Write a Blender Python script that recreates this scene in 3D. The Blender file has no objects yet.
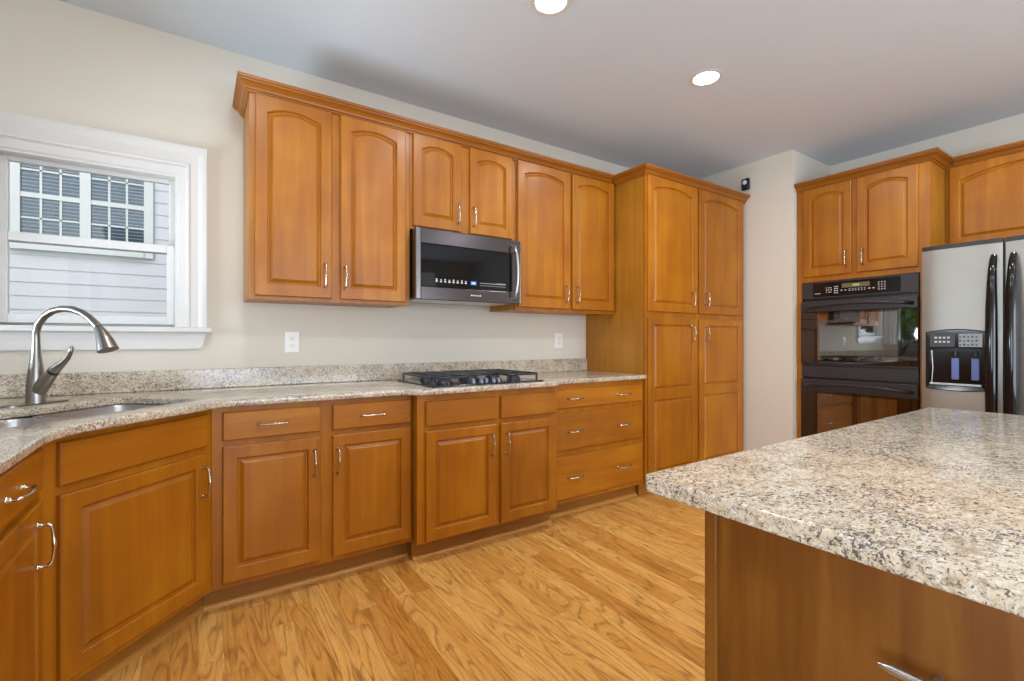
import bpy, bmesh, math, random
from mathutils import Vector, Matrix
random.seed(7)
PI = math.pi
SC = bpy.context.scene
COL = SC.collection

# ------------------------------------------------------------------ camera
CAM_H = 1.167
cam = bpy.data.cameras.new('camera')
cam.sensor_width = 36.0
cam.lens = 36.0 * 470.0 / 1024.0
cam.clip_start = 0.02
cam_o = bpy.data.objects.new('camera', cam)
cam_o.location = (0, 0, CAM_H)
cam_o.rotation_euler = (PI / 2, 0, -math.radians(33.8))
COL.objects.link(cam_o)
SC.camera = cam_o

# ------------------------------------------------------------------ colour management, sky, large lights
SC.view_settings.view_transform = 'Standard'
SC.view_settings.look = 'None'
SC.view_settings.gamma = 1.0
SC.view_settings.use_curve_mapping = False
SC.view_settings.exposure = 0.0
try:
    SC.cycles.use_denoising = True
    SC.cycles.max_bounces = 10
    SC.cycles.diffuse_bounces = 6
    SC.cycles.glossy_bounces = 5
    SC.cycles.transparent_max_bounces = 12
    SC.cycles.sample_clamp_indirect = 6.0
except Exception:
    pass

SKY_STRENGTH = 0.30
P_SOUTH = 200.0      # daylight at the glazed wall behind the camera
P_DOOR = 110.0        # fill light at the added, unseen west door
P_WEST = 125.0        # daylight at the west window
P_DOWN = 8.0        # each recessed ceiling lamp

world = bpy.data.worlds.new('sky')
SC.world = world
world.use_nodes = True
wn = world.node_tree
bg = wn.nodes['Background']
sky = wn.nodes.new('ShaderNodeTexSky')
sky.sky_type = 'NISHITA'
sky.sun_disc = False
sky.sun_elevation = math.radians(48)
sky.sun_rotation = math.radians(200)
sky.air_density = 1.2
sky.dust_density = 2.0
wn.links.new(sky.outputs[0], bg.inputs[0])
bg.inputs[1].default_value = SKY_STRENGTH


def area(name, loc, rot, sx, sy, power, color):
    l = bpy.data.lights.new(name, 'AREA')
    l.shape = 'RECTANGLE'
    l.size, l.size_y, l.energy, l.color = sx, sy, power, color
    o = bpy.data.objects.new(name, l)
    o.location, o.rotation_euler = loc, rot
    COL.objects.link(o)
    return o


# daylight entering through the two large window openings behind and beside the camera
area('daylight_south', (1.9, -4.05, 1.25), (PI / 2 + 0.65, 0, 0), 4.2, 2.1, P_SOUTH, (0.78, 0.93, 1.18))
area('daylight_west', (-1.50, 2.14, 1.00), (PI / 2 + 0.72, 0, -PI / 2), 1.3, 1.0, P_WEST, (0.85, 0.95, 1.1))


area('west_door_fill', (-1.65, -1.1, 0.85), (PI / 2 + 0.6, 0, -PI / 2), 2.4, 1.9, P_DOOR, (0.82, 0.95, 1.15))  # added fill lamp outside the unseen door, tilted up to brighten the room


# ------------------------------------------------------------------ materials
def lin(r, g, b):
    f = lambda c: c / 12.92 if c <= 0.04045 else ((c + 0.055) / 1.055) ** 2.4
    return (f(r / 255), f(g / 255), f(b / 255), 1.0)


class NT:
    def __init__(self, name):
        self.m = bpy.data.materials.new(name)
        self.m.use_nodes = True
        self.t = self.m.node_tree
        self.b = self.t.nodes['Principled BSDF']
        self.out = self.t.nodes['Material Output']

    def n(self, typ, ins=None, **props):
        nd = self.t.nodes.new('ShaderNode' + typ)
        for k, v in props.items():
            setattr(nd, k, v)
        for k, v in (ins or {}).items():
            self.set(nd.inputs[k], v)
        return nd

    def set(self, sock, v):
        if isinstance(v, bpy.types.NodeSocket):
            self.t.links.new(v, sock)
        elif isinstance(v, bpy.types.Node):
            self.t.links.new(v.outputs[0], sock)
        else:
            sock.default_value = v

    def p(self, **kw):
        for k, v in kw.items():
            self.set(self.b.inputs[k.replace('_', ' ')], v)

    def ramp(self, fac, stops, interp='LINEAR'):
        r = self.n('ValToRGB', {'Fac': fac})
        cr = r.color_ramp
        cr.interpolation = interp
        while len(cr.elements) < len(stops):
            cr.elements.new(0.5)
        for e, (p, c) in zip(cr.elements, stops):
            e.position = p
            e.color = c if len(c) == 4 else (*c, 1)
        return r.outputs[0]

    def math(self, op, a, b=0.0, c=None):
        ins = {0: a, 1: b}
        if c is not None:
            ins[2] = c
        return self.n('Math', ins, operation=op).outputs[0]

    def mix(self, fac, a, b, mode='MIX'):
        nd = self.n('Mix', data_type='RGBA', blend_type=mode)
        self.set(nd.inputs[0], fac)
        self.set(nd.inputs[6], a)
        self.set(nd.inputs[7], b)
        return nd.outputs[2]

    def bump(self, h, strength=0.1, dist=0.002):
        nd = self.n('Bump', {'Height': h, 'Strength': strength, 'Distance': dist})
        self.set(self.b.inputs['Normal'], nd.outputs[0])


def plain(name, col, rough=0.5, metal=0.0, **kw):
    m = NT(name)
    # a faint unevenness keeps the surface from looking dead flat
    tc = m.n('TexCoord')
    nz = m.n('TexNoise', {'Vector': tc.outputs['Object'], 'Scale': 7.0, 'Detail': 2.0})
    c = m.mix(nz.outputs[0], tuple(x * 0.95 for x in col[:3]) + (1,), tuple(min(1, x * 1.05) for x in col[:3]) + (1,))
    m.p(Base_Color=c, Roughness=rough, Metallic=metal, **kw)
    return m.m


def wood(name, axis, dark, mid, light, rough=0.40, fig=1.0):
    """stained maple / birch: soft grain along one local axis, with blotches"""
    m = NT(name)
    tc = m.n('TexCoord')
    oi = m.n('ObjectInfo')
    off = m.n('VectorMath', {0: (13.0, 7.0, 5.0)}, operation='SCALE')
    m.set(off.inputs['Scale'], oi.outputs['Random'])
    add = m.n('VectorMath', {0: tc.outputs['Object'], 1: off.outputs[0]}, operation='ADD')
    s = [14.0, 14.0, 14.0]
    s['xyz'.index(axis)] = 1.1
    mp = m.n('Mapping', {'Vector': add.outputs[0], 'Scale': s})
    n1 = m.n('TexNoise', {'Vector': mp.outputs[0], 'Scale': 1.0, 'Detail': 5.0, 'Roughness': 0.6, 'Distortion': 0.6 * fig})
    s2 = [90.0, 90.0, 90.0]
    s2['xyz'.index(axis)] = 3.0
    mp2 = m.n('Mapping', {'Vector': add.outputs[0], 'Scale': s2})
    n2 = m.n('TexNoise', {'Vector': mp2.outputs[0], 'Scale': 1.0, 'Detail': 3.0})
    n3 = m.n('TexNoise', {'Vector': add.outputs[0], 'Scale': 3.2, 'Detail': 2.0})
    f = m.math('ADD', m.math('MULTIPLY', n1.outputs[0], 0.55), m.math('MULTIPLY', n3.outputs[0], 0.45))
    c = m.ramp(f, [(0.22, dark), (0.50, mid), (0.78, light)])
    fine = m.ramp(n2.outputs[0], [(0.30, (0.88, 0.85, 0.80)), (0.58, (1, 1, 1))])
    c = m.mix(0.55, c, fine, 'MULTIPLY')
    val = m.n('HueSaturation', {'Color': c})
    m.set(val.inputs['Value'], m.math('MULTIPLY_ADD', oi.outputs['Random'], 0.14, 0.93))
    m.p(Base_Color=val.outputs[0], Roughness=rough)
    m.b.inputs['Coat Weight'].default_value = 0.12
    m.b.inputs['Specular IOR Level'].default_value = 0.35
    m.b.inputs['Coat Roughness'].default_value = 0.22
    m.bump(n2.outputs[0], 0.05, 0.001)
    return m.m


WD, WM, WL = lin(133, 74, 6), lin(164, 98, 9), lin(188, 126, 20)
M = {}
M['wood_v'] = wood('maple_upright', 'z', WD, WM, WL)
M['wood_h'] = wood('maple_level', 'x', WD, WM, WL)
M['wood_side'] = wood('birch_veneer', 'z', lin(142, 88, 20), lin(164, 108, 28), lin(184, 128, 42), 0.38, 2.0)
M['wood_crown'] = wood('maple_crown', 'x', lin(126, 70, 10), lin(150, 88, 16), lin(168, 106, 26))
M['wood_toe'] = wood('toe_kick_wood', 'x', lin(138, 90, 28), lin(158, 104, 36), lin(176, 120, 46), 0.4)
M['wood_shoe'] = wood('shoe_molding_wood', 'x', lin(170, 112, 44), lin(194, 134, 60), lin(210, 152, 76), 0.3)
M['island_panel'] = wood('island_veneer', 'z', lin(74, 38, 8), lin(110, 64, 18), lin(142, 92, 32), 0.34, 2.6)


def granite():
    m = NT('speckled_granite')
    tc = m.n('TexCoord')
    v = tc.outputs['Object']
    na = m.n('TexNoise', {'Vector': v, 'Scale': 26.0, 'Detail': 5.0, 'Roughness': 0.65, 'Distortion': 1.0})
    base = m.ramp(na.outputs[0], [(0.30, lin(172, 150, 120)), (0.43, lin(202, 184, 156)), (0.56, lin(216, 203, 180)), (0.70, lin(196, 178, 150))])
    mp = m.n('Mapping', {'Vector': v, 'Scale': (1.0, 1.6, 1.6), 'Rotation': (0, 0, 0.7)})
    big = m.n('TexNoise', {'Vector': v, 'Scale': 9.0, 'Detail': 3.0})
    nb = m.n('TexNoise', {'Vector': mp.outputs[0], 'Scale': 62.0, 'Detail': 4.0, 'Roughness': 0.7, 'Distortion': 1.4})
    c = m.mix(m.ramp(nb.outputs[0], [(0.48, (0, 0, 0)), (0.64, (0.88, 0.88, 0.88))]), base, lin(140, 128, 114))
    nd = m.n('TexNoise', {'Vector': v, 'Scale': 95.0, 'Detail': 2.0})
    c = m.mix(m.ramp(nd.outputs[0], [(0.58, (0, 0, 0)), (0.68, (0.8, 0.8, 0.8))]), c, lin(226, 220, 208))
    nc = m.n('TexNoise', {'Vector': mp.outputs[0], 'Scale': 104.0, 'Detail': 3.0, 'Roughness': 0.6, 'Distortion': 1.2})
    thr = m.math('ADD', nc.outputs[0], m.math('MULTIPLY_ADD', big.outputs[0], 0.26, -0.13))
    c = m.mix(m.ramp(thr, [(0.540, (0, 0, 0)), (0.605, (0.88, 0.88, 0.88))]), c, lin(62, 60, 66))
    m.p(Base_Color=c, Roughness=0.14)
    m.b.inputs['Specular IOR Level'].default_value = 0.7
    return m.m


M['granite'] = granite()


def oak_floor():
    m = NT('oak_strip_floor')
    W, L = 0.083, 1.15
    tc = m.n('TexCoord')
    sp = m.n('SeparateXYZ', {0: tc.outputs['Object']})
    x, y = sp.outputs[0], sp.outputs[1]
    u = m.math('DIVIDE', x, W)
    iu = m.math('FLOOR', u)
    fu = m.math('SUBTRACT', u, iu)
    r1 = m.n('TexWhiteNoise', {'W': iu}, noise_dimensions='1D').outputs[0]
    v = m.math('ADD', m.math('DIVIDE', y, L), m.math('MULTIPLY', r1, 9.0))
    iv = m.math('FLOOR', v)
    fv = m.math('SUBTRACT', v, iv)
    cb = m.n('CombineXYZ', {0: iu, 1: iv, 2: 0.0})
    wn_ = m.n('TexWhiteNoise', {'Vector': cb.outputs[0]}, noise_dimensions='3D')
    rnd = wn_.outputs[0]
    # growth-ring figure: level lines of a stretched noise
    gx = m.math('MULTIPLY', x, 1.0)
    gy = m.math('MULTIPLY', y, 0.12)
    gz = m.math('MULTIPLY', rnd, 31.0)
    gv = m.n('CombineXYZ', {0: gx, 1: gy, 2: gz})
    ng = m.n('TexNoise', {'Vector': gv.outputs[0], 'Scale': 9.0, 'Detail': 2.5, 'Roughness': 0.45, 'Distortion': 0.25})
    rings = m.math('FRACT', m.math('MULTIPLY', ng.outputs[0], 13.0))
    ring = m.ramp(rings, [(0.0, (0.7, 0.7, 0.7)), (0.06, (1, 1, 1)), (0.22, (0.30, 0.30, 0.30)), (0.60, (0, 0, 0)), (0.90, (0.1, 0.1, 0.1)), (1.0, (0.7, 0.7, 0.7))])
    pv = m.n('CombineXYZ', {0: m.math('MULTIPLY', x, 260.0), 1: m.math('MULTIPLY', y, 9.0), 2: gz})
    npz = m.n('TexNoise', {'Vector': pv.outputs[0], 'Scale': 1.0, 'Detail': 2.0})
    base = m.ramp(rnd, [(0.0, lin(204, 142, 66)), (0.35, lin(222, 162, 80)), (0.7, lin(232, 177, 96)), (1.0, lin(196, 132, 56))])
    dark = m.mix(0.85, base, lin(120, 68, 20))
    pore = m.ramp(npz.outputs[0], [(0.45, (0, 0, 0)), (0.7, (1, 1, 1))])
    grain = m.math('MULTIPLY', ring, m.math('MULTIPLY_ADD', pore, 0.5, 0.55))
    c = m.mix(grain, base, dark)
    c = m.mix(m.math('MULTIPLY', pore, 0.22), c, lin(158, 98, 36))
    e1 = m.math('LESS_THAN', fu, 0.018)
    e2 = m.math('LESS_THAN', fv, 0.0022)
    seam = m.math('MAXIMUM', e1, e2)
    c = m.mix(m.math('MULTIPLY', seam, 0.55), c, lin(96, 56, 22))
    m.p(Base_Color=c, Roughness=m.math('MULTIPLY_ADD', ring, 0.08, 0.27))
    h = m.math('SUBTRACT', 1.0, m.math('ADD', seam, m.math('MULTIPLY', ring, 0.12)))
    m.bump(h, 0.12, 0.001)
    return m.m


M['floor'] = oak_floor()


def paint(name, col, rough=0.75, scale=420.0, strength=0.05):
    m = NT(name)
    tc = m.n('TexCoord')
    nz = m.n('TexNoise', {'Vector': tc.outputs['Object'], 'Scale': scale, 'Detail': 2.0})
    m.p(Base_Color=col, Roughness=rough)
    m.bump(nz.outputs[0], strength, 0.001)
    return m.m


M['wall'] = paint('cream_wall_paint', lin(218, 211, 196))
M['ceiling'] = paint('white_ceiling_paint', lin(210, 221, 229), 0.9)
M['trim'] = paint('white_trim_paint', lin(214, 211, 206), 0.35, 60, 0.02)
M['vinyl'] = paint('white_vinyl', lin(212, 210, 206), 0.4, 60, 0.01)
M['siding'] = paint('pale_lap_siding', lin(208, 205, 208), 0.6, 40, 0.02)
M['plate'] = plain('white_plastic', lin(240, 238, 232), 0.35)
M['slot'] = plain('dark_slot', lin(60, 56, 52), 0.6)
M['nickel'] = plain('brushed_nickel', lin(150, 146, 140), 0.30, 1.0)
M['pull'] = plain('polished_nickel', lin(196, 184, 166), 0.22, 1.0)
M['steel'] = plain('brushed_stainless', lin(196, 196, 194), 0.30, 1.0)
M['knob'] = plain('dull_steel_knob', lin(112, 120, 132), 0.3, 1.0)
M['sink'] = plain('satin_stainless_basin', lin(190, 190, 190), 0.28, 1.0)
M['fridge'] = plain('satin_fridge_door', lin(166, 163, 156), 0.36, 0.9)
M['dark_steel'] = plain('black_stainless', lin(92, 86, 87), 0.2, 1.0)
M['dark_edge'] = plain('dark_stainless_edge', lin(124, 119, 118), 0.24, 1.0)
M['black_gloss'] = plain('gloss_black', lin(16, 15, 16), 0.08)
M['black_satin'] = plain('satin_black', lin(30, 28, 29), 0.28)
M['black_trim'] = plain('charcoal_trim', lin(52, 48, 50), 0.3)
M['iron'] = plain('cast_iron', lin(34, 36, 42), 0.32)
M['cook_glass'] = plain('dark_cooktop_pan', lin(26, 32, 44), 0.12)
M['cap'] = plain('burner_cap', lin(60, 70, 84), 0.3, 0.4)
M['mark'] = plain('pale_printed_mark', lin(206, 206, 206), 0.5)
M['paddle'] = plain('blue_grey_paddle', lin(92, 110, 170), 0.3)
M['lens_white'] = plain('white_lens', lin(235, 235, 235), 0.3)
M['shadow_gap'] = plain('dark_gap', lin(26, 18, 12), 0.8)


def tinted_glass(name, col):
    m = NT(name)
    m.p(Base_Color=col, Roughness=0.03)
    m.b.inputs['IOR'].default_value = 1.9
    tc = m.n('TexCoord')
    nz = m.n('TexNoise', {'Vector': tc.outputs['Object'], 'Scale': 2.0})
    m.p(Roughness=m.math('MULTIPLY_ADD', nz.outputs[0], 0.01, 0.02))
    return m.m


M['oven_glass'] = tinted_glass('black_oven_glass', lin(14, 12, 12))
M['oven_pane'] = tinted_glass('smoked_oven_pane', lin(30, 24, 20))
M['oven_pane'].node_tree.nodes['Principled BSDF'].inputs['IOR'].default_value = 3.3
M['micro_glass'] = tinted_glass('smoked_microwave_pane', lin(18, 17, 17))
M['micro_glass'].node_tree.nodes['Principled BSDF'].inputs['IOR'].default_value = 1.35


def glass_pane():
    m = NT('clear_window_glass')
    m.t.nodes.remove(m.b)
    tr = m.n('BsdfTransparent', {'Color': (0.96, 0.98, 0.98, 1)})
    gl = m.n('BsdfGlossy', {'Roughness': 0.01})
    fr = m.n('Fresnel', {'IOR': 1.45})
    mx = m.n('MixShader', {0: fr.outputs[0], 1: tr.outputs[0], 2: gl.outputs[0]})
    m.t.links.new(mx.outputs[0], m.out.inputs['Surface'])
    return m.m


M['glass'] = glass_pane()


def glow(name, col, s):
    m = NT(name)
    m.p(Base_Color=(*col, 1), Roughness=0.4)
    m.p(Base_Color=(*[q * 0.15 for q in col], 1))
    m.b.inputs['Emission Color'].default_value = (*col, 1)
    m.b.inputs['Emission Strength'].default_value = s
    return m.m


M['lamp'] = glow('lit_lamp_lens', (1.0, 0.95, 0.86), 14.0)
M['lcd'] = glow('amber_display', (0.20, 0.16, 0.05), 0.5)
M['lcd_digit'] = glow('green_display_digits', (0.55, 0.95, 0.6), 0.6)
M['lcd_blue'] = glow('blue_display', (0.04, 0.22, 0.75), 0.7)
M['lcd_grey'] = glow('grey_display', (0.40, 0.44, 0.48), 0.55)
M['blue_pane'] = plain('dark_house_pane', lin(60, 76, 104), 0.05)
M['blind'] = plain('white_blind_slat', lin(176, 186, 186), 0.6)


def leafy(name, a, b):
    m = NT(name)
    oi = m.n('TexCoord')
    nz = m.n('TexNoise', {'Vector': oi.outputs['Object'], 'Scale': 5.0, 'Detail': 3.0})
    m.p(Base_Color=m.ramp(nz.outputs[0], [(0.35, a), (0.65, b)]), Roughness=0.6)
    return m.m


M['leaf'] = leafy('tree_leaf', lin(110, 150, 56), lin(196, 214, 120))
M['bark'] = leafy('tree_bark', lin(80, 62, 46), lin(112, 92, 72))
M['lawn'] = leafy('lawn', lin(86, 112, 58), lin(120, 146, 84))


# ------------------------------------------------------------------ mesh helpers
class MB:
    def __init__(self):
        self.bm = bmesh.new()

    def box(self, x0, x1, y0, y1, z0, z1, bevel=0.0, seg=2):
        vs = [self.bm.verts.new(p) for p in ((x0, y0, z0), (x1, y0, z0), (x1, y1, z0), (x0, y1, z0),
                                             (x0, y0, z1), (x1, y0, z1), (x1, y1, z1), (x0, y1, z1))]
        fs = [self.bm.faces.new([vs[i] for i in f]) for f in
              ((0, 3, 2, 1), (4, 5, 6, 7), (0, 1, 5, 4), (1, 2, 6, 5), (2, 3, 7, 6), (3, 0, 4, 7))]
        if bevel > 0:
            es = list({e for f in fs for e in f.edges})
            bmesh.ops.bevel(self.bm, geom=es, offset=bevel, segments=seg, profile=0.5, affect='EDGES')
        return self

    def loops(self, rings, cap0=True, cap1=True, closed=True):
        rv = [[self.bm.verts.new(p) for p in r] for r in rings]
        n = len(rings[0])
        for a, b in zip(rv, rv[1:]):
            for i in range(n if closed else n - 1):
                j = (i + 1) % n
                self.bm.faces.new((a[i], a[j], b[j], b[i]))
        if cap0:
            self.bm.faces.new(list(reversed(rv[0])))
        if cap1:
            self.bm.faces.new(rv[-1])
        return self

    def prism(self, pts, axis, a, b):
        """extrude a 2D outline along an axis from a to b"""
        def P(p, t):
            return {'x': (t, p[0], p[1]), 'y': (p[0], t, p[1]), 'z': (p[0], p[1], t)}[axis]
        return self.loops([[P(p, a) for p in pts], [P(p, b) for p in pts]])

    def tube(self, path, rad, n=10, sq=1.0, side=None):
        """round tube along a path; rad: number or list; sq squashes it along the frame's second axis"""
        P = [Vector(p) for p in path]
        R = rad if isinstance(rad, (list, tuple)) else [rad] * len(P)
        T = []
        for i in range(len(P)):
            a, b = P[max(0, i - 1)], P[min(len(P) - 1, i + 1)]
            T.append((b - a).normalized())
        u = Vector(side) if side else (Vector((0, 0, 1)) if abs(T[0].z) < 0.9 else Vector((1, 0, 0)))
        rings = []
        for p, t, r in zip(P, T, R):
            u = (u - t * u.dot(t)).normalized()
            w = t.cross(u)
            rings.append([p + u * (r * math.cos(2 * PI * k / n)) + w * (r * sq * math.sin(2 * PI * k / n)) for k in range(n)])
        return self.loops(rings)

    def lathe(self, prof, origin=(0, 0, 0), axis=(0, 0, 1), n=20):
        """prof: (radius, height) pairs along the axis"""
        q = Vector(axis).to_track_quat('Z', 'Y')
        o = Vector(origin)
        rings = [[o + q @ Vector((max(r, 1e-4) * math.cos(2 * PI * k / n), max(r, 1e-4) * math.sin(2 * PI * k / n), h)) for k in range(n)] for r, h in prof]
        return self.loops(rings)

    def ball(self, c, r, n=10):
        prof = [(r * math.sin(PI * i / 6), -r * math.cos(PI * i / 6)) for i in range(7)]
        return self.lathe(prof, c, (0, 0, 1), n)

    def quad(self, *pts):
        self.bm.faces.new([self.bm.verts.new(p) for p in pts])
        return self

    def sweep(self, path, prof):
        """profile (outward, z) swept along a level 2D path with mitred corners; outward is to the right of travel"""
        n = len(path)
        rings = []
        for i, p in enumerate(path):
            ds = []
            if i > 0:
                ds.append(Vector((p[0] - path[i - 1][0], p[1] - path[i - 1][1])).normalized())
            if i < n - 1:
                ds.append(Vector((path[i + 1][0] - p[0], path[i + 1][1] - p[1])).normalized())
            ns = [Vector((d.y, -d.x)) for d in ds]
            if len(ns) == 1:
                o = ns[0]
            else:
                o = (ns[0] + ns[1])
                o = o / max(1e-6, o.dot(ns[0]))
            rings.append([(p[0] + o.x * q[0], p[1] + o.y * q[0], q[1]) for q in prof])
        return self.loops(rings)

    def mesh(self, name, mat, smooth=None):
        bmesh.ops.recalc_face_normals(self.bm, faces=self.bm.faces[:])
        me = bpy.data.meshes.new(name)
        self.bm.to_mesh(me)
        self.bm.free()
        for mm in (mat if isinstance(mat, list) else [mat]):
            me.materials.append(mm)
        if smooth is not None:
            for p in me.polygons:
                p.use_smooth = True
            me.set_sharp_from_angle(angle=math.radians(smooth))
        return me

    def build(self, name, mat, parent=None, smooth=None, loc=(0, 0, 0)):
        return place(name, self.mesh(name, mat, smooth), parent, loc)


def place(name, me, parent=None, loc=(0, 0, 0), rot=(0, 0, 0)):
    o = bpy.data.objects.new(name, me)
    o.location, o.rotation_euler = loc, rot
    o.parent = parent
    COL.objects.link(o)
    return o


def thing(name, label, cat, loc=(0, 0, 0), rz=0.0, group=None):
    o = bpy.data.objects.new(name, None)
    o.empty_display_size = 0.05
    o.location, o.rotation_euler = loc, (0, 0, rz)
    COL.objects.link(o)
    o['label'], o['category'] = label, cat
    if group:
        o['group'] = group
    return o


def tag(o, label, cat, group=None):
    o['label'], o['category'] = label, cat
    if group:
        o['group'] = group
    return o


def struct(o):
    o['kind'] = 'structure'
    return o


# ------------------------------------------------------------------ the room
CEIL = 2.743
WN = 2.98          # north (sink) wall face
WW = -1.0          # west wall face
WE = 4.76          # east wall face
WS = -3.45         # south wall face
SX = 4.08          # face of the wall stub beside the pantry
SY = 1.935         # its end

# window openings
NX0, NX1, NZ0, NZ1 = -0.752, -0.085, 1.235, 2.02     # over the sink
VY0, VY1, VZ0, VZ1 = 1.46, 2.84, 1.12, 2.12         # west wall
GY0, GY1, GZ1 = -2.30, 0.10, 2.12                   # added glazed door, west wall, unseen
QX0, QX1, QZ0, QZ1 = -0.15, 3.95, 0.40, 2.50        # south wall

struct(MB().box(WW - 0.15, WE + 0.15, WS - 0.15, WN + 0.15, -0.08, 0.0).build('floor', M['floor']))
struct(MB().box(WW - 0.15, WE + 0.15, WS - 0.15, WN + 0.15, CEIL, CEIL + 0.12).build('ceiling', M['ceiling']))
T = 0.13
struct(MB().box(WW - T, NX0, WN, WN + T, 0, CEIL).box(NX1, WE + T, WN, WN + T, 0, CEIL)
       .box(NX0, NX1, WN, WN + T, 0, NZ0).box(NX0, NX1, WN, WN + T, NZ1, CEIL).build('wall_north', M['wall']))
struct(MB().box(WW - T, WW, WS, GY0, 0, CEIL).box(WW - T, WW, GY0, GY1, GZ1, CEIL).box(WW - T, WW, GY1, VY0, 0, CEIL).box(WW - T, WW, VY1, WN, 0, CEIL)
       .box(WW - T, WW, VY0, VY1, 0, VZ0).box(WW - T, WW, VY0, VY1, VZ1, CEIL).build('wall_west', M['wall']))
struct(MB().box(WE, WE + T, WS, WN, 0, CEIL).build('wall_east', M['wall']))
struct(MB().box(SX, WE, SY, WN, 0, CEIL).build('wall_stub_east', M['wall']))
struct(MB().box(WW - T, QX0, WS - T, WS, 0, CEIL).box(QX1, WE + T, WS - T, WS, 0, CEIL)
       .box(QX0, QX1, WS - T, WS, 0, QZ0).box(QX0, QX1, WS - T, WS, QZ1, CEIL).build('wall_south', M['wall']))

# ---- window over the sink
w1 = struct(thing('window_1', 'white double-hung window over the sink', 'window', (0, 0, 0)))
casing = MB()
cp = [(0.0, 0.0), (0.0, 0.006), (0.004, 0.010), (0.034, 0.010), (0.038, 0.014), (0.040, 0.026), (0.048, 0.029), (0.056, 0.024), (0.090, 0.021), (0.098, 0.026), (0.116, 0.034), (0.126, 0.034), (0.128, 0.028), (0.128, 0.0)]


def cas_ring(x0, x1, z0, z1, prof, yw, hx=1.0, hz=1.2):
    """casing swept up one side, over the head and down the other (outward from the opening)"""
    rings = []
    for (x, z, sx, sz) in ((x0, z0, -1, 0), (x0, z1, -1, 1), (x1, z1, 1, 1), (x1, z0, 1, 0)):
        rings.append([(x + sx * o * hx, yw - h, z + sz * o * hz) for o, h in prof])
    return rings


casing.loops(cas_ring(NX0, NX1, NZ0, NZ1, cp, WN)).build('window_casing', M['trim'], w1, smooth=25)
# stool, apron
st = MB().box(NX0 - 0.150, NX1 + 0.150, WN - 0.055, WN + 0.05, NZ0 - 0.027, NZ0, 0.006)
st.build('window_stool', M['trim'], w1)
ap = [(NX0 - 0.128, NZ0 - 0.027), (NX1 + 0.128, NZ0 - 0.027), (NX1 + 0.100, NZ0 - 0.112), (NX0 - 0.100, NZ0 - 0.112)]
MB().prism(ap, 'y', WN - 0.018, WN).build('window_apron', M['trim'], w1)
# jamb lining
jl = MB()
jl.box(NX0, NX0 + 0.012, WN - 0.002, WN + T, NZ0, NZ1).box(NX1 - 0.012, NX1, WN - 0.002, WN + T, NZ0, NZ1)
jl.box(NX0 + 0.012, NX1 - 0.012, WN - 0.002, WN + T, NZ1 - 0.012, NZ1).box(NX0 + 0.012, NX1 - 0.012, WN + 0.05, WN + T, NZ0, NZ0 + 0.012)
jl.build('window_jamb', M['vinyl'], w1)


def sash(name, x0, x1, z0, z1, y0, y1, st_w, top, bot, parent):
    f = MB()
    f.box(x0, x0 + st_w, y0, y1, z0, z1, 0.003).box(x1 - st_w, x1, y0, y1, z0, z1, 0.003)
    f.box(x0 + st_w, x1 - st_w, y0, y1, z1 - top, z1, 0.003).box(x0 + st_w, x1 - st_w, y0, y1, z0, z0 + bot, 0.003)
    s = f.build(name, M['vinyl'], parent)
    ym = (y0 + y1) / 2
    MB().box(x0 + st_w * 0.8, x1 - st_w * 0.8, ym - 0.002, ym + 0.002, z0 + bot * 0.8, z1 - top * 0.8).build('window_glass', M['glass'], s)
    return s


sash('upper_sash', NX0 + 0.012, NX1 - 0.012, 1.618, NZ1 - 0.012, WN + 0.060, WN + 0.090, 0.026, 0.022, 0.034, w1)
ls = sash('lower_sash', NX0 + 0.012, NX1 - 0.012, NZ0 + 0.012, 1.658, WN + 0.022, WN + 0.052, 0.034, 0.040, 0.042, w1)

# ---- window in the west wall (seen only in reflections) and glazed wall behind the camera
w2 = struct(thing('window_2', 'white window in the west wall beside the sink corner', 'window'))
cr = cas_ring(VY0, VY1, VZ0, VZ1, cp, 0.0)
MB().loops([[(WW - y, x, z) for (x, y, z) in r] for r in cr]).build('window_casing', M['trim'], w2, smooth=25)
MB().box(WW - 0.05, WW + 0.055, VY0 - 0.15, VY1 + 0.15, VZ0 - 0.027, VZ0, 0.005).build('window_stool', M['trim'], w2)
f = MB()
f.box(WW - 0.08, WW - 0.04, VY0, VY0 + 0.05, VZ0, VZ1).box(WW - 0.08, WW - 0.04, VY1 - 0.05, VY1, VZ0, VZ1)
f.box(WW - 0.08, WW - 0.04, 2.12, 2.18, VZ0, VZ1)
f.box(WW - 0.08, WW - 0.04, VY0 + 0.05, 2.12, VZ0, VZ0 + 0.05).box(WW - 0.08, WW - 0.04, 2.18, VY1 - 0.05, VZ0, VZ0 + 0.05)
f.box(WW - 0.08, WW - 0.04, VY0 + 0.05, 2.12, VZ1 - 0.05, VZ1).box(WW - 0.08, WW - 0.04, 2.18, VY1 - 0.05, VZ1 - 0.05, VZ1)
f.build('window_frame', M['vinyl'], w2)
MB().box(WW - 0.062, WW - 0.058, VY0 + 0.04, VY1 - 0.04, VZ0 + 0.04, VZ1 - 0.04).build('window_glass', M['glass'], w2)
g1 = struct(thing('added_door_1', 'unseen white glazed door added in the west wall to let light in', 'door'))  # unseen door, added to bring in more light from the west
f = MB()
for k in range(3):
    yy = GY0 + (GY1 - GY0) * k / 2
    f.box(WW - 0.08, WW - 0.03, yy - 0.07, yy + 0.07, 0.0, GZ1)
f.box(WW - 0.08, WW - 0.03, GY0, GY1, GZ1 - 0.10, GZ1).box(WW - 0.08, WW - 0.03, GY0, GY1, 0, 0.18)
f.build('door_frame', M['vinyl'], g1)
MB().box(WW - 0.062, WW - 0.058, GY0 + 0.05, GY1 - 0.05, 0.15, GZ1 - 0.08).build('door_glass', M['glass'], g1)
w3 = struct(thing('window_3', 'wide glazed opening behind the camera', 'window'))
f = MB()
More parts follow.
